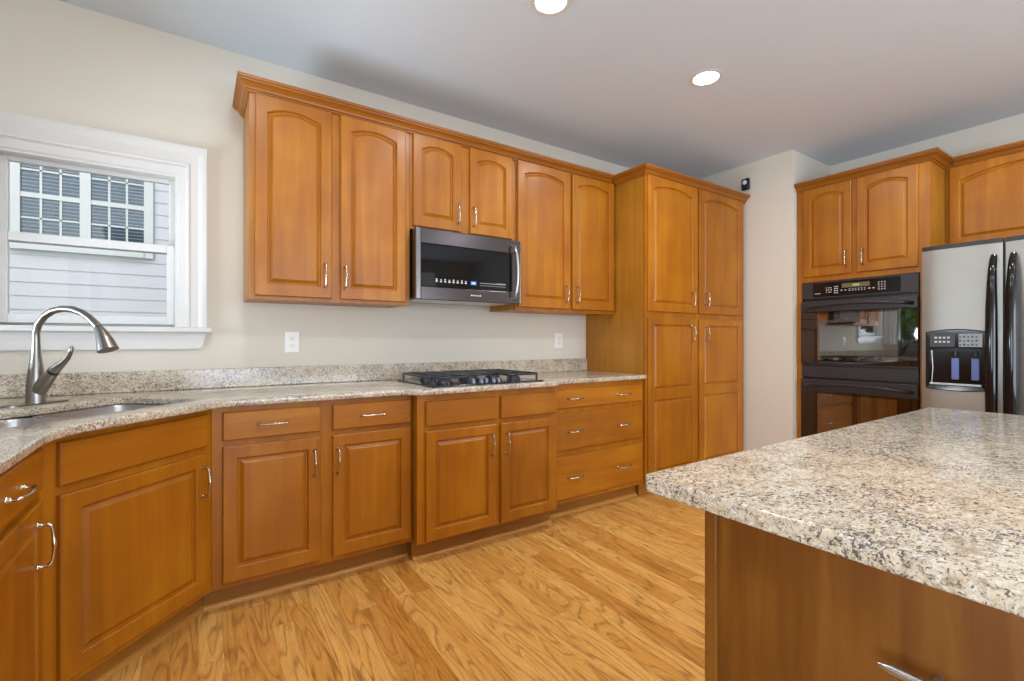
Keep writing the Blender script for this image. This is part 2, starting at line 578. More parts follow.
for k in range(5):
    xx = QX0 + (QX1 - QX0) * k / 4
    f.box(xx - 0.04, xx + 0.04, WS - 0.10, WS + 0.01, QZ0, QZ1)
f.box(QX0 - 0.09, QX1 + 0.09, WS - 0.01, WS + 0.02, QZ1, QZ1 + 0.10).box(QX0 - 0.09, QX1 + 0.09, WS - 0.01, WS + 0.04, QZ0 - 0.06, QZ0)
f.build('window_frame', M['trim'], w3)

# baseboard on the stub wall
struct(MB().box(SX - 0.014, SX, SY, WN, 0, 0.11, 0.003).build('baseboard_east', M['trim']))

# ------------------------------------------------------------------ outside
struct(MB().box(-30, 30, -30, 30, -0.5, -0.45).build('ground_outside', M['lawn']))
HY = 6.1
house = thing('neighbouring_house', 'pale lap-sided house wall seen through the window over the sink', 'house', (-1.0, HY, -0.45))
hs = MB()
EX = 0.127
prof = [(0.2, 0.0)]
zz = 0.0
while zz < 5.0:
    prof += [(-0.009, zz), (0.0, zz + EX)]
    zz += EX
prof.append((0.2, zz))
HX0, HX1, HZ0, HZ1 = 1.0 - 1.345, 1.0 - 0.452, 2.08 + 0.45, 2.87 + 0.45
hs.prism(prof, 'x', -5.0, 6.0)
hs.build('siding', M['siding'], house)


def house_window(x0, x1, z0, z1):
    fr = MB()
    xm = (x0 + x1) / 2
    y0, y1 = -0.045, -0.012
    fr.box(x0 - 0.075, x0, y0, y1, z0 - 0.075, z1 + 0.075).box(x1, x1 + 0.075, y0, y1, z0 - 0.075, z1 + 0.075)
    fr.box(x0, x1, y0, y1, z1, z1 + 0.075).box(x0, x1, y0 - 0.02, y1, z0 - 0.075, z0)
    fr.box(xm - 0.04, xm + 0.04, y0, y1, z0, z1)
    w = fr.build('house_window', M['vinyl'], house)
    for a, b in ((x0, xm - 0.04), (xm + 0.04, x1)):
        MB().box(a, b, -0.020, -0.017, z0, z1).build('pane', M['glass'], w)
        MB().box(a, b, -0.0125, -0.0115, z0, z1).build('dark_interior', M['blue_pane'], w)
        bl = MB()
        k = z0 + 0.012
        while k < z1:
            bl.box(a + 0.004, b - 0.004, -0.0165, -0.0130, k, k + 0.006)
            k += 0.034
        bl.build('blind', M['blind'], w)
        g = MB()
        zmid = 2.51 + 0.45
        g.box(a, b, -0.036, -0.021, zmid - 0.022, zmid + 0.022)
        for t in (1 / 3, 2 / 3):
            xx = a + (b - a) * t
            g.box(xx - 0.009, xx + 0.009, -0.030, -0.021, z0, z1)
        for zc in (2.30 + 0.45, 2.745 + 0.45):
            g.box(a, b, -0.030, -0.021, zc - 0.008, zc + 0.008)
        g.build('muntin', M['vinyl'], w)


house_window(HX0, HX1, HZ0, HZ1)


def tree(x, y, h, r, label):
    t = thing('leafy_tree', label, 'tree', (x, y, -0.45), 0, 'trees outside the west window')
    MB().tube([(0, 0, 0), (0.05, 0.02, h * 0.3), (0.0, -0.03, h * 0.62), (0.04, 0, h * 0.9)], [0.16, 0.13, 0.09, 0.03], 10).build('trunk', M['bark'], t, smooth=60)
    lf = MB()
    for i in range(1500):
        d = Vector((random.gauss(0, 1), random.gauss(0, 1), random.gauss(0, 1))).normalized() * r * (0.45 + 0.55 * random.random())
        c = Vector((d.x, d.y, h * 0.62 + d.z * 1.15))
        a = Vector((random.gauss(0, 1), random.gauss(0, 1), random.gauss(0, 1))).normalized() * 0.12
        b = a.orthogonal().normalized() * 0.06
        lf.quad(c - a, c + b, c + a, c - b)
    lf.build('foliage', M['leaf'], t)


tree(-4.6, 4.3, 3.6, 1.3, 'broad leafy green tree mirrored in the upper oven glass')
tree(-8.6, 1.6, 4.6, 1.6, 'taller leafy green tree out on the lawn, west of the window')

# ------------------------------------------------------------------ cabinet hardware and fronts


def pull_mesh():
    """bow pull along local x, standing off toward -y; posts with small collars, beads on the bar"""
    b = MB()
    for s in (-1, 1):
        b.lathe([(0.0090, 0.0), (0.0088, 0.002), (0.0060, 0.005), (0.0048, 0.010), (0.0046, 0.016), (0.0056, 0.020)], (s * 0.058, 0, 0), (0, -1, 0), 12)
    half = [(0.058, 0.016, 0.0050), (0.0575, 0.0215, 0.0054), (0.0545, 0.0260, 0.0052), (0.050, 0.0280, 0.0046), (0.042, 0.0300, 0.0042), (0.0300, 0.0318, 0.0043), (0.0080, 0.0336, 0.0050), (0.0045, 0.0337, 0.0064)]
    pts = half + [(-x, y, r) for x, y, r in reversed(half)]
    b.tube([(x, -y, 0) for x, y, r in pts], [r for x, y, r in pts], 10)
    return b.mesh('pull', M['pull'], 40)


PULL = pull_mesh()


def pull(parent, x, z, vertical=True, y=-0.020):
    return place('handle', PULL, parent, (x, y, z), (0, PI / 2 if vertical else 0, 0))


def outline(x0, x1, z0, z1, rise, K=14):
    """rectangle whose top bows up by rise in the middle (z1 is the top at the middle)"""
    pts = [(x0, z0), (x1, z0)]
    for i in range(K + 1):
        t = 1 - i / K
        pts.append((x0 + (x1 - x0) * t, z1 - rise * (2 * t - 1) ** 2))
    return pts


def flat_outline(x0, x1, z0, z1, K=14):
    pts = [(x0, z0), (x1, z0)]
    for i in range(K + 1):
        t = 1 - i / K
        pts.append((x0 + (x1 - x0) * t, z1))
    return pts


def door_mesh(w, h, rise=0.0, split=None, stile=0.055, top=0.046, bot=0.056):
    """raised-panel door: eased outer edge, flat frame, bead, sunk field rising to a raised panel"""
    b = MB()
    Y = lambda pts, y: [(p[0], y, p[1]) for p in pts]
    e = 0.004
    b.loops([Y(flat_outline(0, w, 0, h), 0.0), Y(flat_outline(0, w, 0, h), -0.0155), Y(flat_outline(e, w - e, e, h - e), -0.0195)], cap0=True, cap1=False)
    regs = [(e, h - e, bot, top, rise)] if split is None else [(e, split, bot, 0.038, 0.0), (split, h - e, 0.038, top, rise)]
    for z0, z1, bo, to, ri in regs:
        def lp(i):
            return outline(stile + i, w - stile - i, z0 + bo + i, z1 - to - i, ri)
        b.loops([Y(flat_outline(e, w - e, z0, z1), -0.0195), Y(lp(0), -0.0195), Y(lp(0.003), -0.0170), Y(lp(0.006), -0.0080), Y(lp(0.011), -0.0075),
                 Y(lp(0.025), -0.0155), Y(lp(0.027), -0.0175)], cap0=False)
    return b


def add_door(parent, x0, x1, z0, z1, y=0.0, rise=0.0, split=None, hx=None, hz=None, stile=0.052, name='door'):
    d = door_mesh(x1 - x0, z1 - z0, rise, split, stile).build(name, M['wood_v'], parent, loc=(x0, y, z0))
    if hx is not None:
        pull(d, hx - x0, hz - z0, True)
    return d


def add_drawer(parent, x0, x1, z0, z1, pulls=(), y=0.0, name='drawer'):
    w, h, e = x1 - x0, z1 - z0, 0.005
    R = lambda i, yy: [(i, yy, i), (w - i, yy, i), (w - i, yy, h - i), (i, yy, h - i)]
    b = MB().loops([R(0, 0.0), R(0, -0.014), R(e, -0.0195)])
    d = b.build(name, M['wood_h'], parent, loc=(x0, y, z0))
    for px in pulls:
        pull(d, px - x0, h / 2, False)
    return d


# ------------------------------------------------------------------ wall cabinets (front frame at y=0 of each, body behind)
UY = 2.65
UD = WN - UY


def wall_cabinet(label, x0, x1, z0, z1, doors, loc_y=UY, rise=0.030, group='wall cabinets along the sink wall'):
    t = thing('upper_cabinet', label, 'cabinet', (x0, loc_y, z0), 0, group)
    w, h = x1 - x0, z1 - z0
    MB().box(0, w, 0.019, UD, 0.0, h).build('carcass', M['wood_side'], t)
    MB().box(0, w, 0.0, 0.019, -0.006, h, 0.001, 1).build('face_frame', M['wood_v'], t)
    for (a, b, c, d, hx, hz) in doors:
        add_door(t, a - x0, b - x0, c - z0, d - z0, 0.0, rise, None, hx - x0, hz - z0)
    return t


wall_cabinet('tall two-door maple wall cabinet nearest the sink window', 0.212, 1.045, 1.378, 2.430,
             [(0.238, 0.600, 1.392, 2.392, 0.565, 1.512), (0.646, 1.014, 1.392, 2.392, 0.668, 1.508)])
wall_cabinet('short two-door maple wall cabinet directly above the microwave', 1.047, 1.798, 1.836, 2.430,
             [(1.062, 1.378, 1.848, 2.395, 1.352, 1.955), (1.443, 1.768, 1.848, 2.395, 1.466, 1.955)])
wall_cabinet('tall two-door maple wall cabinet between microwave and pantry', 1.800, 2.749, 1.378, 2.430,
             [(1.812, 2.275, 1.398, 2.397, 2.235, 1.505), (2.302, 2.735, 1.398, 2.397, 2.342, 1.505)])

CROWN = [(0.0, 2.392), (0.005, 2.392), (0.009, 2.398), (0.009, 2.404), (0.016, 2.406), (0.019, 2.414), (0.027, 2.424), (0.038, 2.431), (0.044, 2.433), (0.045, 2.440), (0.052, 2.442), (0.052, 2.457), (0.0, 2.457)]
c = MB().sweep([(0.211, WN - 0.001), (0.211, UY - 0.001), (2.700, UY - 0.001)], CROWN).build('crown_molding', M['wood_crown'], None)
c['kind'] = 'thing'
tag(c, 'stained crown molding running along the tops of the sink wall cabinets', 'molding')

# ------------------------------------------------------------------ pantry
PX0, PX1, PY = 2.753, 4.055, 2.34
pan = thing('pantry_cabinet', 'full-height four-door maple pantry cabinet at the end of the counter', 'cabinet', (PX0, PY, 0))
pw, pd = PX1 - PX0, WN - PY
MB().box(0, pw, 0.02, pd, 0.105, 2.43).box(0.02, pw - 0.02, 0.08, pd, 0.0, 0.105).build('carcass', M['wood_side'], pan)
MB().box(0, pw, 0.0, 0.02, 0.105, 2.43, 0.001, 1).build('face_frame', M['wood_v'], pan)
MB().box(0.0, pw, 0.062, 0.08, 0.0, 0.105).build('toe_kick', M['wood_toe'], pan)
px = lambda v: v - PX0
for a, b, hx in ((2.770, 3.358, 3.282), (3.388, 4.006, 3.472)):
    add_door(pan, px(a), px(b), 1.385, 2.395, 0.0, 0.038, None, px(hx), 1.496, 0.062)
    add_door(pan, px(a), px(b), 0.12, 1.340, 0.0, 0.0, 0.64, px(hx), 1.222, 0.062)
MB().sweep([(0.0, 0.305), (0.0, 0.0), (pw + 0.02, 0.0)], CROWN).build('crown', M['wood_crown'], pan)

# small security camera on the wall over the pantry
sc = thing('security_camera', 'small black camera with a white lens on the wall above the pantry', 'camera', (SX, 2.325, 2.56))
MB().box(-0.030, 0.0, -0.036, 0.036, -0.052, 0.052, 0.012, 3).build('housing', M['black_satin'], sc, smooth=40)
MB().lathe([(0.019, 0.0), (0.019, 0.006), (0.014, 0.009)], (-0.030, 0, 0.014), (-1, 0, 0), 18).build('lens', M['lens_white'], sc, smooth=40)

# ------------------------------------------------------------------ base cabinets
BZ0, BZ1 = 0.105, 0.882


def base_cabinet(label, loc, rz, w, depth, hollow=False, kick_l=0.0, kick_r=0.0):
    t = thing('base_cabinet', label, 'cabinet', loc, rz, 'base cabinets under the granite counter')
    if not hollow:
        MB().box(0.0, w, 0.02, depth, BZ0, BZ1).build('carcass', M['wood_side'], t)
    MB().box(0.0, w, 0.0, 0.02, BZ0, BZ1, 0.001, 1).build('face_frame', M['wood_v'], t)
    MB().box(kick_l, w - kick_r, 0.072, 0.088, 0.0, BZ0).build('toe_kick', M['wood_toe'], t)
    q = [(0.0, 0.0), (-0.016, 0.0), (-0.015, 0.008), (-0.010, 0.015), (-0.004, 0.019), (0.0, 0.020)]
    MB().prism([(0.072 + a, z) for a, z in q], 'x', kick_l, w - kick_r).build('shoe_molding', M['wood_shoe'], t)
    return t


AX0, AX1, AY = 0.050, 0.943, 2.36
A = base_cabinet('two-door maple base cabinet between the sink corner and the cooktop', (AX0, AY, 0), 0, AX1 - AX0, WN - AY - 0.002, kick_l=-0.03, kick_r=-0.001)
ax = lambda v: v - AX0
add_drawer(A, ax(0.089), ax(0.483), 0.738, 0.860, [ax(0.283)])
add_drawer(A, ax(0.538), ax(0.932), 0.738, 0.860, [ax(0.731)])
add_door(A, ax(0.089), ax(0.483), 0.130, 0.712, hx=ax(0.455), hz=0.596)
add_door(A, ax(0.538), ax(0.932), 0.130, 0.712, hx=ax(0.562), hz=0.592)

BX0, BX1, BY = 0.945, 1.878, 2.295
B = base_cabinet('two-door maple base cabinet standing proud under the cooktop', (BX0, BY, 0), 0, BX1 - BX0, WN - BY - 0.002, kick_l=0.0)
MB().box(0.0, 0.016, 0.088, 0.16, 0.0, BZ0).build('toe_return', M['wood_toe'], B)
bx = lambda v: v - BX0
add_drawer(B, bx(0.988), bx(1.420), 0.718, 0.850, name='false_drawer_front')
add_drawer(B, bx(1.450), bx(1.850), 0.718, 0.850, name='false_drawer_front')
add_door(B, bx(0.988), bx(1.420), 0.115, 0.690, hx=bx(1.385), hz=0.580)
add_door(B, bx(1.450), bx(1.850), 0.115, 0.690, hx=bx(1.487), hz=0.575)

CX0, CX1 = 1.880, 2.7505
Cc = base_cabinet('three-drawer maple base cabinet against the pantry', (CX0, AY, 0), 0, CX1 - CX0, WN - AY - 0.002)
cxx = lambda v: v - CX0
for z0, z1 in ((0.725, 0.850), (0.452, 0.692), (0.135, 0.412)):
    add_drawer(Cc, cxx(1.908), cxx(2.726), z0, z1, [cxx(2.064), cxx(2.522)])

# diagonal sink cabinet
D0 = Vector((-0.385, 1.905))
D1 = Vector((0.050, 2.36))
DL = (D1 - D0).length
DA = math.atan2((D1 - D0).y, (D1 - D0).x)
S = base_cabinet('wide single-door maple sink cabinet set diagonally in the corner', (D0.x, D0.y, 0), DA, DL, 0.3, hollow=True, kick_l=-0.03, kick_r=-0.03)
add_drawer(S, 0.046, DL - 0.036, 0.728, 0.860, name='false_drawer_front')
add_door(S, 0.046, DL - 0.036, 0.130, 0.700, hx=DL - 0.066, hz=0.588, stile=0.056)

# left run, facing east
LX = -0.385
LY0 = 0.98
LW = 1.903 - LY0
Lc = base_cabinet('maple base cabinet left of the diagonal sink cabinet, cut by the edge of the photo', (LX, LY0, 0), PI / 2, LW, LX - WW - 0.002, kick_r=-0.03)
ly = lambda v: v - LY0
add_drawer(Lc, ly(1.405), ly(1.858), 0.738, 0.860, [ly(1.600)])
add_door(Lc, ly(1.405), ly(1.858), 0.130, 0.712, hx=ly(1.800), hz=0.600)
add_drawer(Lc, ly(1.00), ly(1.370), 0.738, 0.860, [ly(1.185)])
add_door(Lc, ly(1.00), ly(1.370), 0.130, 0.712, hx=ly(1.04), hz=0.600)

# ------------------------------------------------------------------ countertop with sink cut-out
dn = Vector((-(D1 - D0).y, (D1 - D0).x)) / DL      # into the corner
dd = (D1 - D0) / DL
DM = Vector((-0.165, 2.13))


def sd(s, t):
    p = DM + dd * s + dn * t
    return (p.x, p.y)


def round_rect(s0, s1, t0, t1, r, n=5):
    out = []
    for cx_, cy_, a0 in ((s1 - r, t0 + r, -PI / 2), (s1 - r, t1 - r, 0), (s0 + r, t1 - r, PI / 2), (s0 + r, t0 + r, PI)):
        for k in range(n + 1):
            a = a0 + PI / 2 * k / n
            out.append((cx_ + r * math.cos(a), cy_ + r * math.sin(a)))
    return out


def slab(name, outlines, z0, z1, bev, mat, parent=None):
    """flat slab with holes and rounded edges, from 2D outlines"""
    cu = bpy.data.curves.new(name, 'CURVE')
    cu.dimensions = '2D'
    cu.fill_mode = 'BOTH'
    cu.extrude = (z1 - z0) / 2 - bev
    cu.bevel_depth = bev
    cu.bevel_resolution = 3
    cu.offset = -bev
    for o in outlines:
        sp = cu.splines.new('POLY')
        sp.points.add(len(o) - 1)
        for q, p in zip(sp.points, o):
            q.co = (p[0], p[1], 0, 1)
        sp.use_cyclic_u = True
    tmp = bpy.data.objects.new(name, cu)
    COL.objects.link(tmp)
    dg = bpy.context.evaluated_depsgraph_get()
    me = bpy.data.meshes.new_from_object(tmp.evaluated_get(dg))
    bpy.data.objects.remove(tmp)
    me.materials.clear()
    me.materials.append(mat)
    me.transform(Matrix.Translation((0, 0, (z0 + z1) / 2)))
    bm = bmesh.new()
    bm.from_mesh(me)
    bmesh.ops.remove_doubles(bm, verts=bm.verts, dist=1e-5)
    bmesh.ops.recalc_face_normals(bm, faces=bm.faces[:])
    bm.to_mesh(me)
    bm.free()
    for p in me.polygons:
        p.use_smooth = True
    me.set_sharp_from_angle(angle=math.radians(35))
    return place(name, me, parent)


WALLY = WN - 0.001
top_outline = [(WW + 0.001, 0.62), (-0.340, 0.62), (-0.340, 1.60), (-0.343, 1.70), (-0.340, 1.77), (-0.328, 1.84), (-0.300, 1.905), (-0.262, 1.955),
               (-0.060, 2.163), (0.000, 2.222), (0.030, 2.258), (0.055, 2.290), (0.085, 2.312), (0.130, 2.322), (0.20, 2.325),
               (0.860, 2.325), (0.890, 2.320), (0.912, 2.302), (0.928, 2.272), (0.950, 2.258), (0.985, 2.255),
               (1.830, 2.255), (1.862, 2.260), (1.885, 2.282), (1.905, 2.312), (1.935, 2.325), (2.7515, 2.325), (2.7515, WALLY), (WW + 0.001, WALLY)]
sink_cut = [sd(s, t) for s, t in round_rect(-0.345, 0.340, 0.085, 0.480, 0.045)]
ct = slab('granite_countertop', [top_outline, sink_cut], 0.884, 0.914, 0.008, M['granite'])
tag(ct, 'speckled granite countertop running along the sink wall over the base cabinets', 'countertop')
MB().box(WW + 0.021, 2.7515, WALLY - 0.020, WALLY, 0.914, 1.016, 0.003).build('backsplash', M['granite'], ct)
MB().box(WW + 0.001, WW + 0.021, 0.62, WALLY - 0.0, 0.914, 1.016, 0.003).build('backsplash', M['granite'], ct)

# ---- under-mounted double sink
snk = thing('kitchen_sink', 'stainless double-bowl sink under the granite in the corner', 'sink', (DM.x, DM.y, 0.884), DA)


def bowl(s0, s1, t0, t1, depth):
    b = MB()
    rings = [[(p[0], p[1], -0.0005) for p in round_rect(s0 - 0.012, s1 + 0.012, t0 - 0.012, t1 + 0.012, 0.05)],
             [(p[0], p[1], -0.0005) for p in round_rect(s0, s1, t0, t1, 0.045)],
             [(p[0], p[1], -0.010) for p in round_rect(s0 + 0.003, s1 - 0.003, t0 + 0.003, t1 - 0.003, 0.044)],
             [(p[0], p[1], -depth + 0.03) for p in round_rect(s0 + 0.010, s1 - 0.010, t0 + 0.010, t1 - 0.010, 0.040)],
             [(p[0], p[1], -depth + 0.006) for p in round_rect(s0 + 0.020, s1 - 0.020, t0 + 0.020, t1 - 0.020, 0.035)],
             [(p[0], p[1], -depth) for p in round_rect(s0 + 0.045, s1 - 0.045, t0 + 0.045, t1 - 0.045, 0.02)]]
    b.loops(rings, cap0=False)
    o = b.build('bowl', M['sink'], snk, smooth=50)
    m_ = ((s0 + s1) / 2, (t0 + t1) / 2)
    MB().lathe([(0.042, 0.0), (0.042, 0.003), (0.030, 0.002), (0.026, 0.0015)], (m_[0], m_[1], -depth), (0, 0, 1), 20).build('drain', M['steel'], o, smooth=40)


bowl(-0.335, -0.045, 0.095, 0.470, 0.20)
bowl(-0.015, 0.330, 0.095, 0.470, 0.20)

# ---- faucet: everything in the plane of the spout (local x points over the bowls)
fa = thing('kitchen_faucet', 'brushed nickel gooseneck faucet behind the corner sink', 'faucet', (-0.533, 2.605, 0.914), math.atan2(-dn.y, -dn.x))
pl = [(p[0], p[1]) for p in round_rect(-0.032, 0.032, -0.110, 0.110, 0.031, 8)]
MB().prism(pl, 'z', 0.0, 0.006).build('deck_plate', M['nickel'], fa, smooth=40)
MB().lathe([(0.032, 0.006), (0.032, 0.011), (0.0295, 0.02), (0.0295, 0.07), (0.027, 0.11), (0.021, 0.155), (0.0155, 0.20), (0.0128, 0.25), (0.0122, 0.275)], (0, 0, 0), (0, 0, 1), 24).build('body', M['nickel'], fa, smooth=50)
neck = [(0.000, 0, 0.26), (0.000, 0, 0.285), (0.012, 0, 0.318), (0.041, 0, 0.349), (0.082, 0, 0.370), (0.130, 0, 0.378), (0.180, 0, 0.374), (0.223, 0, 0.360), (0.260, 0, 0.338), (0.288, 0, 0.314), (0.298, 0, 0.303)]
MB().tube(neck, [0.0125] * 3 + [0.0130] * 5 + [0.0135, 0.0140, 0.0140], 16, side=(0, 1, 0)).build('gooseneck', M['nickel'], fa, smooth=60)
MB().tube([(0.296, 0, 0.304), (0.299, 0, 0.300)], [0.0142, 0.0142], 16, side=(0, 1, 0)).build('seam_ring', M['black_satin'], fa, smooth=60)
MB().tube([(0.299, 0, 0.301), (0.312, 0, 0.282), (0.329, 0, 0.250), (0.343, 0, 0.216)], [0.0150, 0.0205, 0.0275, 0.0345], 18, side=(0, 1, 0)).build('spray_head', M['nickel'], fa, smooth=60)
MB().tube([(0.015, 0, 0.055), (0.050, 0, 0.095), (0.082, 0, 0.128)], [0.025, 0.024, 0.0185], 16, side=(0, 1, 0)).build('lever_branch', M['nickel'], fa, smooth=60)
MB().tube([(0.082, 0, 0.128), (0.089, 0, 0.135)], [0.0195, 0.0195], 16, side=(0, 1, 0)).build('lever_ring', M['black_satin'], fa, smooth=60)
MB().tube([(0.088, 0, 0.134), (0.109, 0, 0.152), (0.134, 0, 0.168), (0.154, 0, 0.186), (0.166, 0, 0.206), (0.171, 0, 0.222), (0.170, 0, 0.232)],
          [0.0185, 0.016, 0.0115, 0.0095, 0.0080, 0.0085, 0.004], 14, side=(0, 1, 0)).build('lever', M['nickel'], fa, smooth=60)

# ------------------------------------------------------------------ cooktop
ck = thing('gas_cooktop', 'dark gas cooktop with black grates set into the granite', 'cooktop', (1.412, 2.575, 0.914))
cw, cd = 0.375, 0.262
MB().box(-cw, cw, -cd, cd, 0.0005, 0.009, 0.004, 2).build('pan', M['cook_glass'], ck)
burn = [(-0.24, -0.13, 0.040), (-0.24, 0.13, 0.034), (0.0, 0.02, 0.055), (0.24, 0.13, 0.040), (0.24, -0.13, 0.034)]
for x, y, r in burn:
    bb = MB().lathe([(r * 1.25, 0.009), (r * 1.2, 0.014), (r, 0.022), (r * 0.98, 0.026)], (x, y, 0), (0, 0, 1), 20).build('burner', M['iron'], ck, smooth=40)
    MB().lathe([(r * 0.9, 0.026), (r * 0.9, 0.031), (r * 0.75, 0.034)], (x, y, 0), (0, 0, 1), 20).build('burner_cap', M['cap'], bb, smooth=40)


def grate(x0, x1, y0, y1):
    g = MB()
    zt = 0.048
    n = 12
    b_ = 0.006
    def bar(p, q):
        pts = [Vector(p).lerp(Vector(q), k / 8) for k in range(9)]
        g.tube(pts, b_, 8)
    r = 0.03
    ring = []
    for (cx_, cy_) in round_rect(x0, x1, y0, y1, r, 4):
        ring.append((cx_, cy_, zt))
    ring.append(ring[0])
    g.tube(ring, b_, 8)
    xm, ym = (x0 + x1) / 2, (y0 + y1) / 2
    bar((xm, y0, zt), (xm, y1, zt))
    for yy in (y0 + (y1 - y0) * 0.26, y0 + (y1 - y0) * 0.74):
        bar((x0, yy, zt), (x1, yy, zt))
    bar((x0, ym, zt), (x1, ym, zt))
    for sx in (x0 + 0.008, x1 - 0.008):
        for sy in (y0 + 0.012, y1 - 0.012):
            g.tube([(sx, sy, zt), (sx, sy, 0.010)], [0.006, 0.007], 8)
    return g.build('grate', M['iron'], ck, smooth=50)


grate(-0.355, -0.125, -0.235, 0.240)
grate(-0.115, 0.115, -0.120, 0.240)
grate(0.125, 0.355, -0.235, 0.240)
for k in range(5):
    x = -0.085 + k * 0.0425
    MB().lathe([(0.019, 0.009), (0.019, 0.016), (0.016, 0.030), (0.014, 0.032)], (x, -0.19 - (0.018 if k % 2 else 0), 0), (0, 0, 1), 16).build('control_knob', M['knob'], ck, smooth=40)

# ------------------------------------------------------------------ microwave
MX0, MX1, MY, MZ0, MZ1 = 1.050, 1.795, 2.570, 1.408, 1.828
mw = thing('microwave_oven', 'black stainless over-the-range microwave above the cooktop', 'microwave', (MX0, MY, MZ0))
w_, h_ = MX1 - MX0, MZ1 - MZ0
MB().box(0.004, w_ - 0.004, 0.030, WN - MY - 0.004, 0.012, h_ - 0.004, 0.003).build('body', M['black_satin'], mw)
# front shell: a frame round the glass with a thick brushed rim
fr = MB()
fr.box(0, 0.034, 0, 0.03, 0.0, h_, 0.005)
fr.build('door_rim', M['dark_edge'], mw)
MB().box(w_ - 0.012, w_, 0, 0.03, 0, h_, 0.005).build('door_rim', M['dark_edge'], mw)
MB().box(0.032, w_ - 0.011, 0.002, 0.03, h_ - 0.090, h_, 0.004).box(0.032, w_ - 0.011, 0.002, 0.03, 0.0, 0.078, 0.004).box(w_ - 0.100, w_ - 0.011, 0.004, 0.03, 0.078, h_ - 0.09).build('door_frame', M['dark_steel'], mw)
MB().box(0.032, w_ - 0.070, 0.0005, 0.03, 0.078, h_ - 0.092, 0.002).build('door_glass', M['micro_glass'], mw)
hp = [(w_ - 0.067 - 0.002, 0.004, 0.030), (w_ - 0.067 - 0.000, -0.030, 0.040), (w_ - 0.057 - 0.006, -0.040, 0.08), (w_ - 0.057 - 0.000, -0.046, 0.16), (w_ - 0.057 - 0.000, -0.046, 0.24), (w_ - 0.057 - 0.006, -0.042, 0.32), (w_ - 0.067 - 0.004, -0.034, 0.372), (w_ - 0.067 - 0.006, 0.004, 0.382)]
MB().tube(hp, [0.007, 0.008, 0.009, 0.009, 0.009, 0.009, 0.008, 0.007], 14, side=(1, 0, 0)).build('handle', M['steel'], mw, smooth=60)
mk = MB()
for k in range(8):
    x = 0.125 + k * 0.028
    mk.box(x, x + 0.013, -0.0006, 0.0006, 0.108, 0.116).box(x + 0.002, x + 0.011, -0.0006, 0.0006, 0.120, 0.128 - 0.003 * (k % 2))
mk.build('touch_key_marking', M['mark'], mw)
mk = MB()
for k in range(14):
    x = 0.430 + k * 0.014
    mk.box(x, x + 0.006, -0.0006, 0.0006, 0.104, 0.107).box(x, x + 0.007, -0.0006, 0.0006, 0.118, 0.122 + (0.004 if k > 8 else 0))
mk.build('touch_key_marking', M['mark'], mw)
ds = MB().box(0.362, 0.402, -0.0008, 0.0006, 0.104, 0.128).build('clock_display', M['lcd_blue'], mw)
MB().box(0.368, 0.396, -0.0014, -0.0006, 0.111, 0.120).build('display_digits', M['lens_white'], ds)
lg = MB()
for k, ww in enumerate((0.010, 0.007, 0.009, 0.006, 0.009, 0.007, 0.009)):
    x = 0.365 + k * 0.0105
    lg.box(x, x + ww * 0.85, 0.0010, 0.0025, 0.036, 0.042 + 0.002 * (k % 3 == 0))
lg.build('brand_marking', M['mark'], mw)
MB().box(0.02, w_ - 0.02, 0.02, 0.30, 0.004, 0.013).build('underside_vent', M['steel'], mw)

# ------------------------------------------------------------------ outlets


def outlet(label, x, z):
    t = thing('power_outlet', label, 'outlet', (x, WN, z), 0, 'wall outlets over the backsplash')
    MB().box(-0.040, 0.040, -0.006, 0.0, -0.060, 0.060, 0.003).build('cover_plate', M['plate'], t)
    for dz in (0.021, -0.021):
        r = MB().lathe([(0.0165, 0.0), (0.0165, 0.0035), (0.015, 0.004)], (0, -0.0055, dz), (0, -1, 0), 18).build('receptacle', M['plate'], t, smooth=40)
        MB().box(-0.0085, -0.0060, -0.0105, -0.0090, dz - 0.002, dz + 0.007).box(0.0060, 0.0085, -0.0105, -0.0090, dz - 0.001, dz + 0.006).box(-0.002, 0.002, -0.0105, -0.0090, dz - 0.010, dz - 0.006).build('slot', M['slot'], r)


outlet('white duplex wall outlet under the wall cabinet nearest the window', 0.457, 1.158)
outlet('white duplex wall outlet beside the pantry cabinet', 2.452, 1.166)

# ------------------------------------------------------------------ oven tower (local x runs south, front faces west)
OX, OY0, OY1 = 4.15, 1.932, 1.075
ow = OY0 - OY1
od = WE - OX - 0.002
tw = thing('oven_cabinet', 'tall maple cabinet housing the double wall oven, two doors above', 'cabinet', (OX, OY0, 0), -PI / 2)
oy = lambda v: OY0 - v
ox0, ox1 = oy(1.889), oy(1.133)
OZ0, OZ1 = 0.300, 1.640
cc = MB()
cc.box(0, 0.03, 0.02, od, 0.105, 2.43).box(ow - 0.03, ow, 0.02, od, 0.0, 2.43)
cc.box(0.03, ow - 0.03, 0.02, od, OZ1 + 0.03, 2.43).box(0.03, ow - 0.03, 0.02, od, 0.105, OZ0 - 0.01)
cc.build('carcass', M['wood_side'], tw)
ff = MB()
ff.box(0, ox0 - 0.002, 0, 0.02, 0.105, 2.43).box(ox1 + 0.002, ow, 0, 0.02, 0.105, 2.43)
ff.box(ox0 - 0.002, ox1 + 0.002, 0, 0.02, OZ1, 2.43).box(ox0 - 0.002, ox1 + 0.002, 0, 0.02, 0.105, OZ0 - 0.004)
ff.build('face_frame', M['wood_v'], tw)
MB().box(0, ow, 0.072, 0.088, 0, 0.105).build('toe_kick', M['wood_toe'], tw)
add_door(tw, oy(1.876), oy(1.537), 1.682, 2.392, 0, 0.032, None, oy(1.568), 1.800)
add_door(tw, oy(1.500), oy(1.139), 1.682, 2.392, 0, 0.032, None, oy(1.458), 1.795)
MB().sweep([(0.0, 0.0), (ow, 0.0), (ow, 0.318)], CROWN).build('crown', M['wood_crown'], tw)
